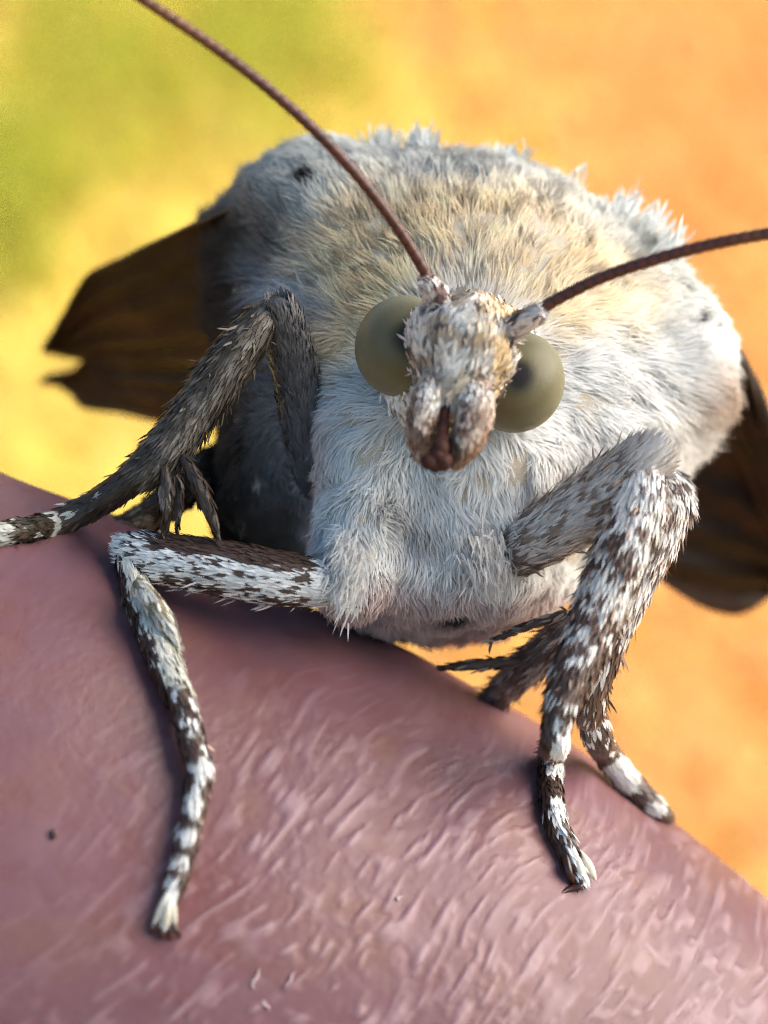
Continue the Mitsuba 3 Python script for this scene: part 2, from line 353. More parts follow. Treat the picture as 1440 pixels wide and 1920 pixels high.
# ---- fur
FACE = P(862, 690, 0.15)
def fur(N, lo, hi, wid, seed, wfun, lift=0.42, clump=0.35):
    p, nr = sample(bv, bf, N, wfun)
    px, py = pix(p)
    out = p - FACE
    out[:, 1] *= 0.8
    d = out / (np.linalg.norm(out, axis=1, keepdims=True))
    chest = sstep(760, 900, py)
    d = d * (1 - 0.75 * chest[:, None]) + np.array([0.0, 0, -1.0]) * (0.8 * chest[:, None])
    left = sstep(640, 480, px) * sstep(420, 520, py) * sstep(820, 700, py)
    d = d + left[:, None] * np.array([-0.6, 0.2, 0.1])
    rt = sstep(1060, 1200, px) * sstep(640, 720, py)
    d = d + rt[:, None] * np.array([0.5, 0, -0.55])
    d = unit(d - nr * (d * nr).sum(1, keepdims=True))
    cl = np.stack([meshkit.noise(p * 26, seed + k) - 0.5 for k in range(3)], -1)
    c2 = np.stack([meshkit.noise(p * 9, seed + 5 + k) - 0.5 for k in range(3)], -1)
    d = unit(d + clump * 2.2 * cl * (1 + 1.0 * chest[:, None]) + clump * 1.2 * c2 + nr * (lift - 0.1 + 0.25 * chest + 0.5 * (meshkit.noise(p * 14, seed + 9) - 0.4))[:, None] + rng.normal(size=(N, 3)) * 0.17)
    L = rng.uniform(lo, hi, N) * (0.75 + 0.5 * meshkit.noise(p * 12, seed + 11)) * (1 - 0.30 * chest) * (1 + 0.8 * np.exp(-((px - 500) / 110) ** 2 - ((py - 540) / 90) ** 2)) * (1 + 0.5 * rt)
    return p, nr, d, L, rng.uniform(0.6, 1.3, N) * wid, px, py
def fur_colour(p, px, py):
    N = len(p)
    r1, r2 = meshkit.fbm(p * 7, 3, seed=21), meshkit.fbm(p * 24, 2, seed=22)
    white = np.array([0.86, 0.86, 0.86]); buff = np.array([0.88, 0.70, 0.46]); grey = np.array([0.52, 0.53, 0.50]); pink = np.array([0.60, 0.48, 0.47]); dark = np.array([0.27, 0.275, 0.29])
    def mixc(c, k, t): return c * (1 - t[:, None]) + k * t[:, None]
    rad = np.hypot((px - 870) / 1.05, py - 700)
    up = sstep(720, 600, py + 0.15 * (px - 870))
    c = np.repeat(white[None], N, 0)
    c = mixc(c, buff, np.clip(up * sstep(90, 200, rad) * sstep(430, 300, rad + 130 * (r1 - 0.5)) * (0.45 + 0.9 * r1), 0, 1))
    c = mixc(c, grey * 1.1, np.clip(up * sstep(330, 420, rad + 120 * (r1 - 0.5)) * 0.85, 0, 1))
    # buff shoulder patch left of the antenna
    c = mixc(c, buff * 0.92, 0.75 * np.exp(-((px - 690) / 75) ** 2 - ((py - 440) / 75) ** 2))
    # flank and shoulder of the far side, shade painted into the grey brown fur
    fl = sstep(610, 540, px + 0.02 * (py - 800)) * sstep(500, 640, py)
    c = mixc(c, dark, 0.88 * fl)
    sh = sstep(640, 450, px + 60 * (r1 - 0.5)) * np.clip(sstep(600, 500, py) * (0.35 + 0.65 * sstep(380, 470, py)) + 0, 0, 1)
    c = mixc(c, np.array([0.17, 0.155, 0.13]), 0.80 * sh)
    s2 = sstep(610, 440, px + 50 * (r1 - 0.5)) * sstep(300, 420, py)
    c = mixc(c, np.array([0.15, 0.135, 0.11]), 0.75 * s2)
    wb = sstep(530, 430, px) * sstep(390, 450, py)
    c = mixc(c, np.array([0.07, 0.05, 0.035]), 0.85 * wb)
    sw = np.exp(-((py - (300 + 0.46 * px)) / 40) ** 2) * sstep(680, 600, px) * sstep(450, 550, px)
    c = mixc(c, np.array([0.55, 0.58, 0.62]), 0.7 * sw)
    # pinkish belly, tan right shoulder
    c = mixc(c, pink, sstep(1050, 1130, py + 80 * (r1 - 0.5)) * 0.9)
    rs = np.exp(-((px - 1345) / 70) ** 2 - ((py - 750) / 60) ** 2)
    c = mixc(c, np.array([0.45, 0.30, 0.20]), 0.85 * rs)
    sp_ = np.maximum(np.exp(-((px - 582) / 17) ** 2 - ((py - 338) / 17) ** 2), np.exp(-((px - 1296) / 9) ** 2 - ((py - 600) / 13) ** 2))
    sp_ = np.maximum(sp_, 0.8 * np.exp(-((px - 850) / 30) ** 2 - ((py - 1158) / 9) ** 2))
    c = mixc(c, np.array([0.03, 0.03, 0.035]), np.clip(1.5 * sp_, 0, 1))
    g1 = np.exp(-((px - 780) / 45) ** 2 - ((py - 1000) / 50) ** 2) + 0.7 * np.exp(-((px - 735) / 30) ** 2 - ((py - 960) / 50) ** 2)
    c = mixc(c, np.array([0.36, 0.36, 0.38]), np.clip(0.75 * g1, 0, 1))
    c = c * (0.74 + 0.52 * r2)[:, None] * np.exp(rng.normal(size=(N, 1)) * 0.10)
    return c
def w_front(c, nr): return np.where(nr[:, 1] < 0.35, 1.0, 0.25) * np.where(c[:, 1] > 1.3, 0.25, 1.0)
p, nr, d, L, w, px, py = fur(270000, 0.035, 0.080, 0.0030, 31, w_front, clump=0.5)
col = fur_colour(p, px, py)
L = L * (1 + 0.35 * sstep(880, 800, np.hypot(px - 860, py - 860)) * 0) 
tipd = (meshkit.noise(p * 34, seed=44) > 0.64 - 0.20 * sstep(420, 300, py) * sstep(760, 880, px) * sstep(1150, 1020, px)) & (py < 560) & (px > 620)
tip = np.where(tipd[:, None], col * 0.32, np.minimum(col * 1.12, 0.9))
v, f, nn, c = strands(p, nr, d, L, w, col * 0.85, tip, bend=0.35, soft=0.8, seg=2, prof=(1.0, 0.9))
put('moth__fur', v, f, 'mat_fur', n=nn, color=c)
lab('moth__fur', 'white, buff and grey fur on the thorax and chest', kind='stuff')
# longer tufts on the back that break the outline
tv = []
for tx, ty, k, ln in ((708, 262, 70, 0.060), (728, 266, 60, 0.050), (785, 262, 70, 0.055), (800, 262, 40, 0.05), (960, 262, 40, 0.04), (1075, 305, 30, 0.035), (1165, 375, 80, 0.065), (1205, 410, 80, 0.065), (1235, 450, 60, 0.06)):
    o = P(tx, ty, 0.75)
    mm = trimesh.Trimesh(bv, bf, process=False)
    q = np.argmin(np.abs(np.stack(pix(bv), -1) - [tx, ty + 25]).sum(1) + np.where(bv[:, 1] > 0.9, 1e3, 0))
    base, bn = bv[q], mm.vertex_normals[q]
    rt = base + rng.normal(size=(k, 3)) * [0.016, 0.05, 0.012]
    dd = unit(bn * 0.7 + np.array([0, 0, 0.55]) + np.array([0.3 * (tx - 860) / 400, 0, 0]) + rng.normal(size=(k, 3)) * 0.38)
    cc = np.array([0.66, 0.69, 0.69]) * rng.uniform(0.8, 1.15, (k, 1))
    tv.append(strands(rt, np.repeat(bn[None], k, 0), dd, rng.uniform(0.6, 1.0, k) * ln, rng.uniform(0.004, 0.009, k), cc * 0.9, cc, bend=-0.05, prof=(0.8, 1.0, 1.1)))
v, f, nn, c = cat(tv)
put('moth__crest', v, f, 'mat_fur', n=nn, color=c)
lab('moth__crest', 'ragged whitish tufts along the top of the back', kind='stuff')

# ---- scales of the face
hp, hn = sample(hv, hf, 9500, lambda c, nr: np.where(c[:, 1] < 0.22, 1.0, 0.0))
px, py = pix(hp)
rx, rz = math.cos(ROLL), math.sin(ROLL)
dd = np.repeat(np.array([[0.35, -0.25, 0.95]]), len(hp), 0)
lower = sstep(690, 740, py)
dd = dd * (1 - lower[:, None]) + np.array([-0.2, -0.3, -0.9]) * lower[:, None]
dd = unit(dd - hn * (dd * hn).sum(1, keepdims=True)) 
dd = unit(dd + hn * 0.2 + rng.normal(size=dd.shape) * 0.28)
m1, m2 = meshkit.noise(hp * 30, seed=51), meshkit.noise(hp * 55, seed=52)
fc_ = np.where((m1 > 0.56)[:, None], np.array([0.46, 0.37, 0.29]), np.array([0.80, 0.76, 0.71]))
fc_ = np.where((m2 > 0.72)[:, None], np.array([0.12, 0.085, 0.08]), fc_)
gold = sstep(850, 940, px + 0.25 * (py - 650)) * (meshkit.noise(hp * 18, seed=53) > 0.42)
fc_ = fc_ * (1 - 0.7 * gold[:, None]) + np.array([0.74, 0.52, 0.26]) * 0.7 * gold[:, None]
rim = sstep(0.085, 0.11, np.abs((px - 862) * rx + (py - 668) * rz) / 1000)
fc_ = fc_ * (1 - rim[:, None]) + np.array([0.80, 0.77, 0.76]) * rim[:, None]
fc_ = fc_ * rng.uniform(0.75, 1.15, (len(hp), 1))
v, f, nn, c = strands(hp, hn, dd, rng.uniform(0.016, 0.034, len(hp)), rng.uniform(0.005, 0.009, len(hp)), fc_ * 0.85, fc_, bend=0.15, flat=0.5, prof=(0.7, 1.0, 0.9), soft=0.45)
put('moth__face_scales', v, f, 'mat_scale', n=nn, color=c)
lab('moth__face_scales', 'tan, white and brown mottled scales of the face', kind='stuff')

# ---- eyes
def eye(key, px, py, y, r, spot, text):
    c = P(px, py, y)
    s = trimesh.creation.icosphere(subdivisions=5, radius=1.0)
    vv = np.asarray(s.vertices)
    k, q = math.cos(-ROLL), math.sin(-ROLL)
    ev = vv * np.array([r * 0.98, r, r * 1.03])
    ev = np.stack([ev[:, 0] * k - ev[:, 2] * q, ev[:, 1], ev[:, 0] * q + ev[:, 2] * k], -1) + c
    wc = W(c); sd = W(unit(np.asarray(spot, float)))
    # facet lattice; the dark spot paints in the pseudopupil, a view-dependent effect
    def col(p, n, uv):
        e = mi.Vector3f(p.x - wc[0], p.y - wc[1], p.z - wc[2]); e = e / dr.norm(e)
        a = dr.acos(dr.clip(e.x * sd[0] + e.y * sd[1] + e.z * sd[2], -1, 1))
        nz = mikit.fbm(p.x * 30, p.y * 30, p.z * 30) - 0.5
        base = mikit.mix((0.115, 0.100, 0.054), (0.165, 0.150, 0.090), mikit.smoothstep(0.35, 1.2, a + 0.25 * nz))
        base = mikit.mix(base, (0.11, 0.095, 0.045), 0.45 * mikit.smoothstep(0.55, 0.75, a) * mikit.smoothstep(1.0, 0.75, a))
        return mikit.mix((0.018, 0.014, 0.014), base, mikit.smoothstep(0.17, 0.50, a + 0.2 * nz))
    m = 'mat_' + key.rsplit('__', 1)[-1]
    scene[m] = {'type': 'bumpmap', 'arbitrary': mikit.proc(lambda p, n, uv: mikit.voronoi(p.x * 130 + p.y * 40, p.z * 130 + p.y * 60)[0], eps=0.001), 'scale': 0.00025,
                'bsdf': {'type': 'principled', 'base_color': mikit.proc(col), 'roughness': 0.42, 'specular': 0.3}}
    put(key, ev, s.faces, m)
    lab(key, text)
eye('moth__eye', 757, 650, 0.150, 0.097, (0.12, -0.95, 0.05), 'olive compound eye on the shaded side of the face')
eye('moth__eye_001', 967, 716, 0.115, 0.096, (-0.05, -0.97, 0.06), 'khaki compound eye on the lit side of the face')

# ---- palps and tongue
def flaked(key, v, f, N, dirv, colf, ln=(0.02, 0.04), wd=(0.006, 0.011), lift=0.10, bend=0.12, jit=0.15, soft=0.6, wfun=None):
    p, nr = sample(v, f, N, wfun)
    d = np.repeat(np.asarray(dirv, float)[None], N, 0) if np.ndim(dirv) == 1 else dirv
    d = unit(d - nr * (d * nr).sum(1, keepdims=True)); d = unit(d + nr * lift + rng.normal(size=(N, 3)) * jit)
    c = colf(p, nr) * rng.uniform(0.78, 1.15, (N, 1))
    return strands(p, nr, d, rng.uniform(*ln, N), rng.uniform(*wd, N), c * 0.85, c, bend=bend, flat=0.5, prof=(0.7, 1.0, 0.9), soft=soft)
def palp(key, pts, text, bar):
    q = spline(np.c_[P(*np.array(pts)[:, :3].T), np.array(pts)[:, 3] / 1000], 24)
    v, f = tube(q[:, :3], q[:, 3], 16)
    put(key, v, f, 'mat_chitin')
    lab(key, text)
    def colf(p, nr):
        x, y = pix(p)
        m = meshkit.noise(p * 40, seed=61)
        c = np.where((m > 0.5)[:, None], np.array([0.27, 0.16, 0.11]), np.array([0.50, 0.39, 0.32]))
        c = np.where((meshkit.noise(p * 60, seed=62) > 0.70)[:, None], np.array([0.14, 0.08, 0.06]), c)
        k = np.exp(-((x - bar[0]) / bar[2]) ** 2 - ((y - bar[1]) / bar[3]) ** 2)
        k = np.clip(k * 1.6, 0, 1)[:, None]
        return c * (1 - k) + np.array([0.82, 0.80, 0.76]) * k
    a, b = q[0, :3], q[-1, :3]
    v, f, nn, c = flaked(key, v, f, 2200, unit(b - a), colf, ln=(0.008, 0.018), wd=(0.003, 0.006), lift=0.02)
    put(key + '__scales', v, f, 'mat_scale', n=nn, color=c)
    lab(key + '__scales', kind='stuff')
palp('moth__palp', [(815, 712, -0.02, 24), (798, 760, -0.06, 27), (788, 808, -0.07, 27), (788, 848, -0.07, 16)], 'shaded brown palp with a white bar at its base', (812, 740, 22, 28))
palp('moth__palp_001', [(892, 722, -0.03, 28), (892, 768, -0.07, 35), (877, 820, -0.09, 33), (858, 862, -0.09, 18)], 'brown mottled palp with a white bar across its base', (880, 730, 42, 15))
tp = [P(*a) for a in ((835, 760, -0.05), (830, 810, -0.09), (824, 840, -0.12))]
v1 = tube(spline(np.c_[np.array(tp), [0.009, 0.012, 0.017]], 14)[:, :3], spline(np.c_[np.array(tp), [0.009, 0.012, 0.017]], 14)[:, 3], 12)
lobes = []
for ox, oy, r in ((-13, 2, 18), (11, 3, 19), (0, -10, 16), (-2, 9, 16)):
    s = trimesh.creation.icosphere(subdivisions=3, radius=r / 1000)
    vv = np.asarray(s.vertices) * [1.0, 0.9, 0.85]
    vv = vv + 0.004 * (meshkit.noise(vv * 90, seed=5)[:, None] - 0.5) + P(818 + ox, 864 + oy, -0.125)
    lobes.append(man(vv, s.faces))
lm = lobes[0]
for l in lobes[1:]: lm = lm + l
lm = (lm + man(*v1)).refine_to_length(0.006).to_mesh()
lt_ = trimesh.Trimesh(lm.vert_properties[:, :3], lm.tri_verts); trimesh.smoothing.filter_taubin(lt_, iterations=25)
lt_.vertices += lt_.vertex_normals * (0.006 * (meshkit.fbm(lt_.vertices * 70, 2, seed=7) - 0.5))[:, None]
put('moth__tongue', lt_.vertices, lt_.faces, 'mat_tongue')
lab('moth__tongue', 'dark reddish coiled tongue tip below the palps')

# ---- antennae
def antenna(key, base, pts, text):
    q = spline(np.c_[P(*np.array(pts)[:, :3].T), np.array(pts)[:, 3] / 1000], 420)
    s = np.r_[0, np.cumsum(np.linalg.norm(np.diff(q[:, :3], axis=0), axis=1))]
    ring = (s / 0.021) % 1.0
    r = q[:, 3] * (0.88 + 0.15 * np.sin(np.pi * ring) ** 0.6)
    v, f = tube(q[:, :3], r, 14)
    vs = np.repeat(np.r_[np.zeros(4), s, np.full(4, s[-1])], 14); vs = np.r_[vs, 0, s[-1]]
    t = vs / s[-1]
    col = np.array([0.065, 0.016, 0.011])[None] * (1 - sstep(0.3, 0.9, t))[:, None] + np.array([0.15, 0.06, 0.014]) * sstep(0.3, 0.9, t)[:, None]  # golden outer part: light from the background painted into the colour
    col = col * (0.65 + 0.6 * (np.sin(np.pi * ((vs / 0.021) % 1.0)) > 0.45))[:, None] * (0.7 + 0.6 * meshkit.noise(v * 40, seed=2))[:, None]
    put(key, v, f, 'mat_antenna', color=col)
    lab(key, text)
    b = spline(np.c_[P(*np.array(base)[:, :3].T), np.array(base)[:, 3] / 1000], 14)
    v, f = tube(b[:, :3], b[:, 3], 14)
    put(key + '__scape', v, f, 'mat_body')
    def colf(p, nr):
        m = meshkit.noise(p * 45, seed=71)
        return np.where((m > 0.62)[:, None], np.array([0.13, 0.08, 0.08]), np.array([0.78, 0.72, 0.70]))
    v, f, nn, c = flaked(key, v, f, 420, unit(b[-1, :3] - b[0, :3]), colf, ln=(0.018, 0.034))
    put(key + '__scape_scales', v, f, 'mat_scale', n=nn, color=c)
    lab(key + '__scape_scales', kind='stuff')
antenna('moth__antenna', [(838, 582, 0.03, 20), (822, 562, -0.01, 20), (808, 540, -0.03, 17)],
        [(810, 545, -0.03, 11), (795, 508, -0.05, 10.5), (768, 462, -0.07, 10.5), (722, 395, -0.1, 10.5), (630, 285, -0.14, 10.5), (510, 172, -0.18, 10.5), (390, 80, -0.22, 10.5), (270, 0, -0.26, 10), (130, -95, -0.28, 8), (-60, -210, -0.25, 5)],
        'reddish brown antenna rising to the upper left corner')
antenna('moth__antenna_001', [(955, 622, 0.02, 20), (978, 606, -0.02, 21), (1000, 592, -0.04, 18)],
        [(992, 600, -0.03, 13), (1020, 576, -0.05, 12), (1070, 548, -0.07, 11.5), (1130, 520, -0.09, 11.5), (1210, 492, -0.12, 11.5), (1310, 464, -0.15, 11.5), (1440, 438, -0.18, 11.5), (1620, 415, -0.2, 9), (1850, 405, -0.15, 5)],
        'reddish brown antenna reaching to the right edge')

# ---- legs
def leg(key, pts, text, N, pdark, ln, wd, white=(0.80, 0.79, 0.78), darkc=(0.10, 0.055, 0.04), bristle=0, bdir=None, bcol=(0.08, 0.04, 0.03), blen=(0.03, 0.06), pat=34, lift=0.06, n=60, base=None):
    pts = np.array([(a[0], a[1], a[2], a[3]) for a in pts], float)
    pat = pat * 1.5
    N, ln, wd, bristle, blen = int(N * 2.6), (ln[0] * 0.7, ln[1] * 0.7), (wd[0] * 0.6, wd[1] * 0.6), bristle // 3, (blen[0] * 0.55, blen[1] * 0.6)
    q = spline(np.c_[P(*pts[:, :3].T), pts[:, 3] / 1000 * (D + pts[:, 2]) / D], n)
    c, r = q[:, :3], q[:, 3] * 0.86
    v, f = tube(c, r, 14)
    t, a, b = frames(c)
    s = np.r_[0, np.cumsum(np.linalg.norm(np.diff(c, axis=0), axis=1))]; s /= s[-1]
    def place(N):
        k = rng.choice(n, N, p=r / r.sum()); an = rng.uniform(0, 2 * np.pi, N); fr = rng.random(N)
        k2 = np.minimum(k + 1, n - 1)
        nr = unit(np.cos(an)[:, None] * a[k] + np.sin(an)[:, None] * b[k])
        cc = c[k] * (1 - fr)[:, None] + c[k2] * fr[:, None]
        return cc + nr * (r[k] + 0.0012)[:, None], nr, t[k], s[k] * (1 - fr) + s[k2] * fr
    p, nr, td, tt = place(N)
    pd = pdark(tt, nr) if base is None else pdark(tt, nr) * sstep(base[0], base[1], pix(p)[0] * base[2])
    kk = np.clip(np.repeat(np.r_[[0] * 4, np.arange(n), [n - 1] * 4], 14), 0, n - 1); kk = np.r_[kk, 0, n - 1]
    nv = unit(v - c[kk])
    pv = pdark(s[kk], nv) if base is None else pdark(s[kk], nv) * sstep(base[0], base[1], pix(v)[0] * base[2])
    cv = np.asarray(darkc) * 0.5 * pv[:, None] + np.asarray(white) * 0.55 * (1 - pv[:, None])
    put(key, v, f, 'mat_scale', color=cv)
    lab(key, text)
    m = 0.62 * meshkit.noise(p * pat, seed=81) + 0.38 * meshkit.noise(p * pat * 2.3, seed=82)
    th = np.interp(pd, [0, 0.1, 0.5, 0.9, 1], [1.2, 0.72, 0.50, 0.30, -0.2])
    isd = m > th
    col = np.where(isd[:, None], np.asarray(darkc) * 0.7, np.asarray(white) * 0.9) * rng.uniform(0.75, 1.15, (N, 1))
    d = unit(td + nr * lift + rng.normal(size=(N, 3)) * 0.10)
    sets = [strands(p, nr, d, rng.uniform(*ln, N), rng.uniform(*wd, N), col * 0.9, col, bend=0.03, flat=0.25, prof=(0.7, 1.0, 0.85), soft=0.6)]
    v, f, nn, c2 = cat(sets)
    put(key + '__scales', v, f, 'mat_scale', n=nn, color=c2)
    lab(key + '__scales', kind='stuff')
    if bristle:
        p, nr, td, tt = place(bristle * 3)
        if bdir is not None:
            keep = np.argsort(-(nr @ unit(np.asarray(bdir, float))) + rng.random(len(nr)) * 0.5)[:bristle]
            p, nr, td = p[keep], nr[keep], td[keep]
        k = len(p)
        d = unit(td * 1.0 + nr * 0.55 + rng.normal(size=(k, 3)) * 0.25)
        cc = np.repeat(np.asarray(bcol)[None], k, 0) * rng.uniform(0.7, 1.3, (k, 1))
        v, f, nn, c2 = strands(p, nr, d, rng.uniform(*blen, k), rng.uniform(0.003, 0.0055, k), cc, cc, bend=0.1, flat=1.0, soft=0.3)
        put(key + '__bristles', v, f, 'mat_scale', n=nn, color=c2)
        lab(key + '__bristles', kind='stuff')
def horn(key, pts, mat='mat_claw', text=None, flakes=None):
    pts = np.array(pts, float)
    q = spline(np.c_[P(*pts[:, :3].T), pts[:, 3] / 1000], 14)
    v, f = tube(q[:, :3], q[:, 3], 8 if flakes is None else 12)
    if flakes is None:
        put(key, v, f, mat)
    else:                                                # claw-like spur with its own flat-lying scales, one mesh
        N, dk, wh, share = flakes
        nr = trimesh.Trimesh(v, f, process=False).vertex_normals
        def colf(p, n_):
            return np.where((meshkit.noise(p * [70, 70, 34], seed=91) > 1 - share)[:, None], np.asarray(wh), np.asarray(dk))
        fl = flaked(key, v, f, N, unit(q[-1, :3] - q[0, :3]), colf, ln=(0.016, 0.032), wd=(0.004, 0.008), lift=0.05)
        v, f, nn, c = cat([(v, f, nr, np.repeat(np.array([dk], float), len(v), 0)), fl])
        put(key, v, f, 'mat_scale', n=nn, color=c)
    if text: lab(key, text)
def bands(edges, vals, soft=0.012):
    """Dark share along a limb: vals[i] between edges[i] and edges[i + 1]."""
    def fn(t):
        out = np.full_like(t, vals[0])
        for e_, b_ in zip(edges[1:], vals[1:]):
            k = sstep(e_ - soft, e_ + soft, t); out = out * (1 - k) + b_ * k
        return out
    return fn

# left foreleg: femur lying across, tibia and tarsus hanging down to the skin
yk = on_skin(240, 1040, 0.10)
yk = min(yk, 0.30)
ya, yb = on_skin(325, 1280, 0.09), on_skin(372, 1440, 0.06)
leg('moth__leg', [(690, 1095, 0.42, 26), (640, 1096, 0.20, 38), (600, 1094, 0.13, 50), (520, 1084, 0.12, 59), (400, 1063, 0.13, 57), (300, 1046, 0.15, 51), (255, 1036, 0.16, 36), (232, 1028, 0.17, 18)],
    'foreleg thigh, white scaled with a dark brown upper side', 3600, lambda t, n: np.clip(0.36 + 0.75 * sstep(0.15, 0.75, n[:, 2]) * sstep(0.95, 0.8, t) + 0.25 * sstep(-0.4, -0.9, n[:, 2]) , 0, 1),
    (0.022, 0.042), (0.006, 0.010), bristle=170, bdir=(0, 0, -1), bcol=(0.62, 0.55, 0.55), blen=(0.03, 0.07), pat=60, base=(-612, -585, -1))
tib = [(240, 1036, 0.15, 24), (250, 1085, 0.13, 28), (272, 1150, 0.10, 31), (298, 1215, 0.07, 32), (325, 1280, 0.04, 28), (340, 1315, 0.02, 23)]
tib = [(a, b_, min(y, on_skin(a, b_, 0.04)), r_) for a, b_, y, r_ in tib]
leg('moth__leg_001', tib, 'foreleg shin, whitish with brown streaks', 1500, lambda t, n: np.clip(0.22 + 0.55 * sstep(-0.2, -0.8, n[:, 0]) + 0.2 * sstep(0.55, 0.9, t) * (n[:, 0] < 0.4), 0, 1), (0.03, 0.06), (0.007, 0.013), white=(0.72, 0.70, 0.62))
horn('moth__leg_001__epiphysis', [(262, 1095, 0.04, 12), (285, 1125, 0.02, 17), (308, 1160, 0.01, 17), (322, 1190, 0.01, 12), (330, 1205, 0.02, 5)], text='pale flat spur on the inner side of the shin', flakes=(300, (0.20, 0.16, 0.09), (0.68, 0.66, 0.60), 0.62))
scene['mat_epi'] = prin(mikit.proc(lambda p, n, uv: mikit.mix((0.45, 0.40, 0.30), (0.72, 0.72, 0.68), mikit.fbm(p.x * 30, p.y * 30, p.z * 30))), 0.5, 0.4)
tars = [(335, 1300, 24), (350, 1350, 25), (362, 1400, 25), (373, 1445, 25), (366, 1500, 21), (352, 1575, 20), (334, 1640, 18), (319, 1688, 14), (313, 1718, 9)]
lift_ = np.linspace(0.055, 0.014, len(tars))
leg('moth__leg_002', [(a, b_, on_skin(a, b_, l_), r_) for (a, b_, r_), l_ in zip(tars, lift_)], 'foreleg foot banded white and dark brown with splayed claws', 1700,
    lambda t, n: np.clip(bands([0, .15, .30, .37, .45, .53, .59, .655, .72, .76, .82, .90], [.42, .6, .06, .8, .1, .85, .06, .85, .04, .85, .5, .25])(t) + 0.6 * sstep(-0.3, -0.9, n[:, 0]) * (t < .5) + 0.6 * sstep(0.5, 0.95, n[:, 0]) * (t > .35), 0, 1),
    (0.025, 0.05), (0.008, 0.015), bristle=60, bdir=(1, 0, 0), bcol=(0.5, 0.36, 0.30), blen=(0.02, 0.05), n=90)
for k, (bx, by, tx, ty) in enumerate(((306, 1722, 283, 1752), (316, 1728, 338, 1757), (310, 1730, 300, 1760), (316, 1730, 318, 1762))):
    y0, y1 = on_skin(bx, by, 0.012), on_skin(tx, ty, 0.003)
    horn('moth__leg_002__claw' + (f'_{k:03d}' if k else ''), [(bx, by, y0, 8), ((bx + tx) / 2 + (tx - bx) * 0.1, (by + ty) / 2, y0 - 0.010, 6.5), (tx, ty, y1, 2.2)])
for k, (bx, by, tx, ty, w_) in enumerate(((318, 1668, 286, 1740, 7), (318, 1685, 307, 1746, 10), (325, 1690, 327, 1742, 6))):
    y0 = on_skin(bx, by, 0.034); y1 = on_skin(tx, ty, 0.014)
    horn('moth__leg_002__toe_scale' + (f'_{k:03d}' if k else ''), [(bx, by, y0, 4), ((bx + tx) / 2, (by + ty) / 2, (y0 + y1) / 2 - 0.004, w_), (tx, ty, y1, 2)], 'mat_epi')

def joint_fur(key, cx, cy, y, spread, N, dirv, col):
    p = P(cx + rng.normal(size=N) * spread[0], cy + rng.normal(size=N) * spread[1], y + rng.normal(size=N) * 0.02)
    k_ = np.repeat(np.array([[0.0, -1.0, 0.1]]), N, 0)
    nr = unit(k_ + rng.normal(size=(N, 3)) * 0.25)
    d = unit(np.asarray(dirv, float)[None] + rng.normal(size=(N, 3)) * 0.25)
    cc = np.asarray(col)[None] * rng.uniform(0.75, 1.1, (N, 1))
    v, f, nn, c = strands(p, nr, d, rng.uniform(0.022, 0.048, N), rng.uniform(0.0026, 0.0042, N), cc * 0.9, cc, bend=0.1, soft=0.75)
    put(key, v, f, 'mat_fur', n=nn, color=c)
    lab(key, kind='stuff')
joint_fur('moth__hip_fur', 650, 1070, 0.115, (14, 26), 1500, (-0.30, -0.35, -0.85), (0.82, 0.80, 0.78))
joint_fur('moth__hip_fur_001', 905, 1045, 0.20, (20, 24), 1500, (0.12, -0.2, -0.9), (0.78, 0.75, 0.73))

# left middle leg: dark thigh up to a pale knee, broad shin down to the left, foot on the skin at the frame's edge
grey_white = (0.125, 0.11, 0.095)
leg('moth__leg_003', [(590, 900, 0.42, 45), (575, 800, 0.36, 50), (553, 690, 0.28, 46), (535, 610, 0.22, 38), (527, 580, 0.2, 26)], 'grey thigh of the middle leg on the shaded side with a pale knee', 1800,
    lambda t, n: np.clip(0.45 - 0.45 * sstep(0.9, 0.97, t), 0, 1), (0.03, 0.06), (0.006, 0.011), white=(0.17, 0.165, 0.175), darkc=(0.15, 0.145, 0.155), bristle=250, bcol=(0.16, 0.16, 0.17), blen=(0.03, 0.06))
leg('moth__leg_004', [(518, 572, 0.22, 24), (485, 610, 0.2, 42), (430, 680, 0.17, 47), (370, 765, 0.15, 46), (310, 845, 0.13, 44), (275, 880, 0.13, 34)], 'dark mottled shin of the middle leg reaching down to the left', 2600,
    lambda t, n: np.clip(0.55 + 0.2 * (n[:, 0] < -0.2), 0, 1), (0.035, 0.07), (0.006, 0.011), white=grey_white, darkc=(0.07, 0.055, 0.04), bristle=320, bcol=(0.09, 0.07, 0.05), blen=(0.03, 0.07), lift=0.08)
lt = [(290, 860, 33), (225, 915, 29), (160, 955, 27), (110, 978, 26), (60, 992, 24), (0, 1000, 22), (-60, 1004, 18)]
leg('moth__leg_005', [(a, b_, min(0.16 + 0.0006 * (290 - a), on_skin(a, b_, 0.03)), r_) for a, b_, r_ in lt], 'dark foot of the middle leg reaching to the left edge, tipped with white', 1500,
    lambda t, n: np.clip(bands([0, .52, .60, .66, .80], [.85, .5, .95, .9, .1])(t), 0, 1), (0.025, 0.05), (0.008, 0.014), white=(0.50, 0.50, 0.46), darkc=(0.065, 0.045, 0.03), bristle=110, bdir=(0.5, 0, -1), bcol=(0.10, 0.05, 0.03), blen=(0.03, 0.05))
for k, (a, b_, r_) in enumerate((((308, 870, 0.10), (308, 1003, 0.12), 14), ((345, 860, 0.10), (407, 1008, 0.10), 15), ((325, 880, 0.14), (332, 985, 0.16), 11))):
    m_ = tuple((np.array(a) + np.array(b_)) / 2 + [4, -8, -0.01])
    horn('moth__leg_004__spur' + (f'_{k:03d}' if k else ''), [(*a, r_ * 0.6), (*m_, r_), (*b_, 2.0)], text='dark pointed spur at the end of the shin', flakes=(170, (0.035, 0.02, 0.014), (0.13, 0.11, 0.10), 0.42))
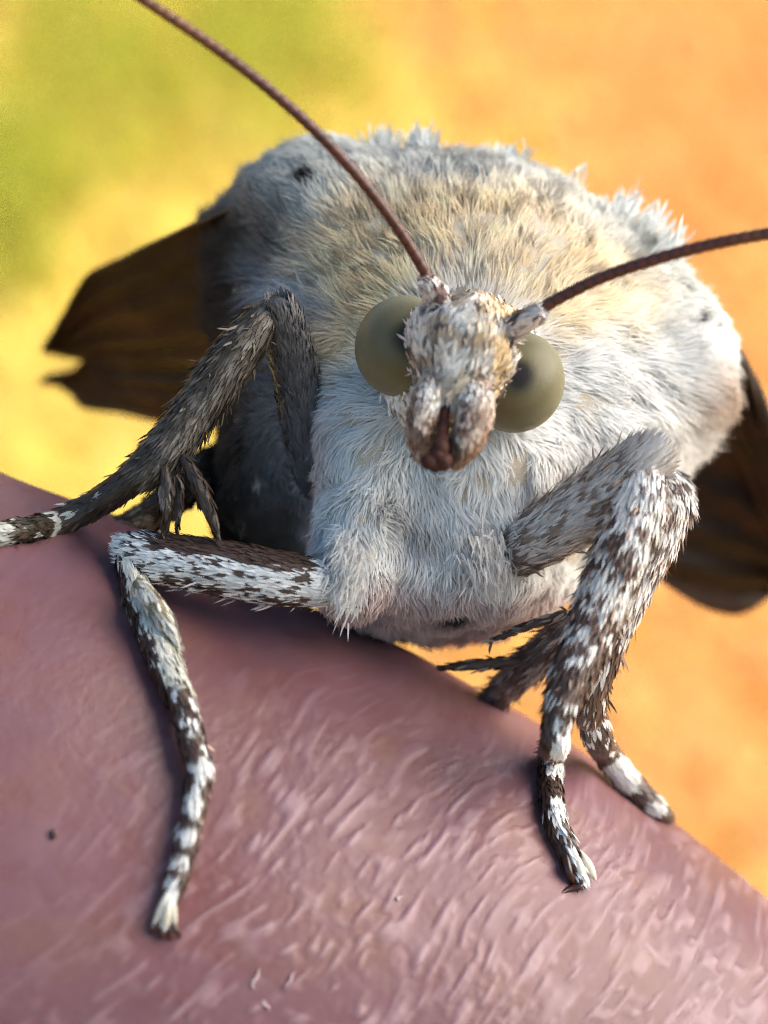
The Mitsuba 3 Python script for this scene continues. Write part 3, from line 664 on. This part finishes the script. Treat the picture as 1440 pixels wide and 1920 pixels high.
# left hind leg behind it, a dark shape between middle leg and finger
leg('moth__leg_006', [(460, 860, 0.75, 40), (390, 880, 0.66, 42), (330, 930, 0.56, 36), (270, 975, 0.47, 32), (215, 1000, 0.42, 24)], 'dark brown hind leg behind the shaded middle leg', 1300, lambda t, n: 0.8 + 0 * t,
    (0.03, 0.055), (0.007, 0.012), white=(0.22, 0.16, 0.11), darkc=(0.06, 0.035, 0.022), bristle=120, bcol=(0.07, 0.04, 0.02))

# right foreleg: thigh up to a knee with a white spot, shin and foot down to the skin
leg('moth__leg_007', [(850, 1045, 0.62, 36), (930, 1050, 0.37, 50), (985, 1022, 0.24, 60), (1070, 970, 0.18, 68), (1150, 915, 0.13, 66), (1205, 868, 0.10, 54), (1228, 842, 0.10, 26)], 'foreleg thigh on the lit side, grey brown above and pale towards the knee', 3400,
    lambda t, n: np.clip(0.62 - 0.30 * sstep(0.45, 0.75, t) - 0.3 * sstep(0.93, 0.98, t) - 0.3 * sstep(0.45, 0.30, t), 0, 1), (0.03, 0.06), (0.006, 0.010), white=(0.66, 0.62, 0.60), darkc=(0.34, 0.26, 0.22), bristle=300, bcol=(0.4, 0.34, 0.31), blen=(0.04, 0.09), lift=0.08, base=(900, 960, 1))
leg('moth__leg_008', [(1210, 895, 0.09, 46), (1200, 945, 0.06, 54), (1172, 1020, 0.04, 56), (1140, 1100, 0.03, 52), (1108, 1180, 0.01, 49), (1075, 1260, -0.01, 40), (1055, 1315, -0.02, 30)], 'foreleg shin on the lit side, shaggy white and brown', 3000,
    lambda t, n: np.clip(bands([0, .06, .2, .32, .45, .60, .72], [.4, .2, .42, .55, .25, .68, .78])(t), 0, 1), (0.035, 0.07), (0.007, 0.013), white=(0.80, 0.77, 0.75), darkc=(0.15, 0.085, 0.065), bristle=330, bcol=(0.25, 0.16, 0.12), blen=(0.04, 0.08), lift=0.09)
tr = [(1052, 1322, 29), (1042, 1372, 26), (1034, 1425, 23), (1032, 1475, 22), (1038, 1525, 21), (1054, 1570, 21), (1070, 1610, 18), (1083, 1642, 13)]
lift_ = np.linspace(0.07, 0.014, len(tr))
leg('moth__leg_009', [(a, b_, on_skin(a, b_, l_) if i_ > 1 else -0.02 + 0 * i_, r_) for i_, ((a, b_, r_), l_) in enumerate(zip(tr, lift_))], 'foreleg foot banded white and dark brown, a hooked claw at its end', 1800,
    lambda t, n: np.clip(bands([0, .17, .30, .46, .56, .68, .76, .83], [.2, .8, .06, .7, .05, .85, .05, .5])(t) + 0.8 * sstep(-0.2, -0.7, n[:, 0]), 0, 1), (0.028, 0.055), (0.009, 0.016), bristle=150, bdir=(-1, 0, 0), bcol=(0.10, 0.06, 0.05), blen=(0.03, 0.06), n=90)
y0 = on_skin(1090, 1655, 0.012)
horn('moth__leg_009__claw', [(1094, 1655, y0, 7), (1088, 1662, y0 - 0.012, 7), (1074, 1665, y0 - 0.014, 7), (1053, 1675, on_skin(1055, 1674, 0.002), 2)])
horn('moth__leg_009__claw_001', [(1060, 1600, on_skin(1060, 1600, 0.03), 8), (1066, 1632, on_skin(1066, 1632, 0.03), 8), (1078, 1660, y0, 5)])
for k, (bx, by, tx, ty, w_) in enumerate(((1078, 1600, 1096, 1664, 12), (1086, 1596, 1117, 1650, 11))):
    horn('moth__leg_009__toe_scale' + (f'_{k:03d}' if k else ''), [(bx, by, on_skin(bx, by, 0.034), 4), ((bx + tx) / 2, (by + ty) / 2, on_skin((bx + tx) / 2, (by + ty) / 2, 0.034), w_), (tx, ty, on_skin(tx, ty, 0.014), 2)], 'mat_epi')
# right middle leg beside it
leg('moth__leg_010', [(1165, 880, 0.32, 34), (1215, 900, 0.26, 52), (1250, 925, 0.21, 52), (1258, 952, 0.19, 48)], 'knee of the middle leg on the lit side, white scaled', 1300, lambda t, n: 0.26 + 0 * t, (0.03, 0.06), (0.006, 0.011), white=(0.80, 0.77, 0.75), darkc=(0.16, 0.10, 0.08), bristle=90, bcol=(0.2, 0.15, 0.13))
leg('moth__leg_011', [(1254, 935, 0.19, 48), (1240, 985, 0.18, 49), (1205, 1060, 0.17, 42), (1168, 1140, 0.16, 38), (1130, 1230, 0.17, 36), (1108, 1300, 0.2, 32), (1106, 1330, 0.23, 27)], 'shin of the middle leg on the lit side, pale and shaggy', 2500,
    lambda t, n: np.clip(0.36 + 0.42 * sstep(0.4, 0.8, t), 0, 1), (0.03, 0.065), (0.006, 0.012), white=(0.78, 0.72, 0.69), darkc=(0.19, 0.11, 0.08), bristle=260, bdir=(1, 0, -0.3), bcol=(0.22, 0.12, 0.08), blen=(0.04, 0.08), lift=0.08)
tr = [(1105, 1325, 30), (1118, 1375, 28), (1142, 1420, 26), (1170, 1455, 24), (1198, 1485, 22), (1222, 1508, 19), (1244, 1528, 12)]
leg('moth__leg_012', [(a, b_, on_skin(a, b_, l_) if i_ > 1 else 0.25 + 0.03 * i_, r_) for i_, ((a, b_, r_), l_) in enumerate(zip(tr, np.linspace(0.06, 0.014, len(tr))))], 'foot of the middle leg banded white, resting on the ridge of the finger', 1300,
    lambda t, n: np.clip(bands([0, .12, .46, .60, .68, .74, .84, .89], [.55, .6, .10, .75, .10, .9, .95, .02])(t) + 0.4 * sstep(-0.3, -0.9, n[:, 2]), 0, 1), (0.025, 0.05), (0.009, 0.016), white=(0.80, 0.76, 0.72), darkc=(0.14, 0.085, 0.07))
# right hind foot and spurs, between belly and finger
leg('moth__leg_013', [(1090, 1165, 0.30, 32), (1035, 1210, 0.34, 34), (985, 1255, 0.40, 31), (950, 1288, 0.46, 26), (925, 1312, 0.50, 20)], 'dark brown hind leg under the belly on the lit side', 1400, lambda t, n: 0.62 + 0 * t,
    (0.035, 0.07), (0.006, 0.011), white=(0.42, 0.32, 0.28), darkc=(0.13, 0.075, 0.06), bristle=260, bcol=(0.12, 0.07, 0.05), blen=(0.05, 0.09), lift=0.12)
for k, (a, m_, b_, r_) in enumerate((((975, 1238, 0.36), (905, 1246, 0.36), (832, 1250, 0.37), 11), ((1060, 1150, 0.26), (995, 1172, 0.26), (925, 1200, 0.27), 8))):
    horn('moth__leg_013__spur' + (f'_{k:03d}' if k else ''), [(*a, r_ * 0.9), (*m_, r_), (*b_, 2.0)], text='pointed brown spur under the belly', flakes=(150, (0.06, 0.035, 0.026), (0.24, 0.20, 0.18), 0.45))

# ---- wings
def sheet(key, rows, mat, text, nu=50, nv=40, thick=0.012, relief=0.018, seed=0):
    """A wing panel through rows of points (front edge first), pleated along the veins, with its own thickness."""
    rows = np.array([P(*np.array(r, float).T) for r in rows])
    u, w = np.linspace(0, 1, rows.shape[1]), np.linspace(0, 1, len(rows))
    g1 = PchipInterpolator(u, rows, axis=1)(np.linspace(0, 1, nu))
    g2 = PchipInterpolator(w, g1, axis=0)(np.linspace(0, 1, nv))
    v = g2.reshape(-1, 3)
    i, j = np.meshgrid(np.arange(nv - 1), np.arange(nu - 1), indexing='ij')
    q = np.stack([i * nu + j, i * nu + j + 1, (i + 1) * nu + j + 1, (i + 1) * nu + j], -1).reshape(-1, 4)
    f = np.vstack([q[:, :3], q[:, [0, 2, 3]]])
    nrm = trimesh.Trimesh(v, f, process=False).vertex_normals
    uu, ww = np.meshgrid(np.linspace(0, 1, nv), np.linspace(0, 1, nu), indexing='ij')
    wave = np.abs(((uu * 4.5 + 0.8 * (ww - 0.5) * uu) % 1.0) - 0.5) * 2
    pl = relief * (wave - 0.5) + relief * (meshkit.fbm(v * 9, 3, seed=seed).reshape(nv, nu) - 0.5)
    v = v + nrm * pl.reshape(-1, 1)
    k = len(v)
    v2 = np.vstack([v, v - nrm * thick])
    edge = np.r_[np.arange(nu - 1), (np.arange(nv - 1) + 1) * nu - 1, (nv * nu - 1) - np.arange(nu - 1), (np.arange(nv - 1, 0, -1)) * nu]
    nx = np.roll(edge, -1)
    f2 = np.vstack([f, f[:, ::-1] + k, np.stack([edge, edge + k, nx + k], -1), np.stack([edge, nx + k, nx], -1)])
    put(key, v2, f2, mat, smooth=40)
    lab(key, text)
def wing_col(p, n, uv):
    a = mikit.fbm(p.x * 5, p.y * 5, p.z * 9)
    b = mikit.fbm(p.x * 40, p.y * 40, p.z * 40)
    return mikit.mix((0.010, 0.0042, 0.003), (0.064, 0.020, 0.007), mikit.smoothstep(0.42, 0.8, a) * 0.6 + 0.25 * b)
scene['mat_wing'] = prin(mikit.proc(wing_col), 0.6, 0.3)
sheet('moth__wing', [[(455, 385, .60), (380, 412, .72), (300, 448, .85), (228, 482, .98), (165, 513, 1.10), (120, 585, 1.25), (77, 657, 1.4)],
                     [(470, 450, .66), (400, 480, .80), (320, 520, .95), (250, 550, 1.08), (190, 575, 1.2), (135, 620, 1.32), (90, 664, 1.42)],
                     [(470, 560, .75), (410, 590, .9), (335, 620, 1.05), (265, 640, 1.18), (205, 648, 1.28), (155, 655, 1.36), (110, 668, 1.44)],
                     [(450, 690, .85), (400, 690, 1.0), (340, 688, 1.15), (280, 684, 1.26), (225, 680, 1.34), (180, 676, 1.4), (135, 672, 1.46)]], 'mat_wing', 'dark brown forewing spread out on the shaded left', seed=3)
sheet('moth__wing_001', [[(470, 620, .98), (400, 650, 1.15), (330, 640, 1.3), (250, 645, 1.45), (185, 660, 1.58), (130, 695, 1.7), (72, 718, 1.8)],
                         [(470, 720, 1.0), (400, 725, 1.15), (330, 725, 1.3), (260, 722, 1.45), (195, 718, 1.58), (140, 715, 1.7), (90, 722, 1.8)],
                         [(470, 800, 1.05), (410, 800, 1.2), (340, 798, 1.33), (275, 790, 1.47), (210, 776, 1.6), (155, 766, 1.7), (128, 728, 1.8)]], 'mat_wing', 'hindwing tip showing below the left forewing', seed=5)
sheet('moth__wing_002', [[(1340, 640, .62), (1385, 650, .66), (1412, 700, .72), (1445, 780, .8), (1500, 900, .95), (1560, 1050, 1.15)],
                         [(1330, 720, .72), (1375, 760, .80), (1410, 820, .90), (1440, 900, 1.0), (1480, 1000, 1.12), (1510, 1090, 1.25)],
                         [(1300, 780, .95), (1350, 840, 1.05), (1385, 910, 1.15), (1420, 980, 1.25), (1445, 1050, 1.35), (1455, 1110, 1.42)]], 'mat_wing', 'forewing folded down along the right side', seed=7)
sheet('moth__wing_003', [[(1300, 760, 1.0), (1370, 790, 1.0), (1440, 850, 1.05), (1490, 930, 1.1), (1520, 1000, 1.2)],
                         [(1260, 880, 1.05), (1330, 910, 1.1), (1400, 950, 1.15), (1455, 1000, 1.2), (1490, 1050, 1.3)],
                         [(1220, 980, 1.1), (1290, 1010, 1.15), (1360, 1040, 1.22), (1420, 1060, 1.3), (1455, 1080, 1.38)],
                         [(1205, 1060, 1.15), (1250, 1095, 1.2), (1310, 1130, 1.28), (1375, 1148, 1.36), (1435, 1120, 1.42)]], 'mat_wing', 'dark hindwing with a rounded edge hanging on the right', seed=9)

# ------------------------------------------------------------------ a dark speck on the skin
s = trimesh.creation.icosphere(subdivisions=3, radius=1.0)
vv = np.asarray(s.vertices); vv = vv * (1 + 0.5 * (meshkit.noise(vv * 2.2, seed=4) - 0.5))[:, None] * [0.006, 0.005, 0.010]
put('dirt_speck', vv + P(100, 1565, on_skin(100, 1565, 0.004)), s.faces, 'mat_claw')
lab('dirt_speck', 'tiny dark speck stuck to the skin at the lower left of the finger', 'speck')
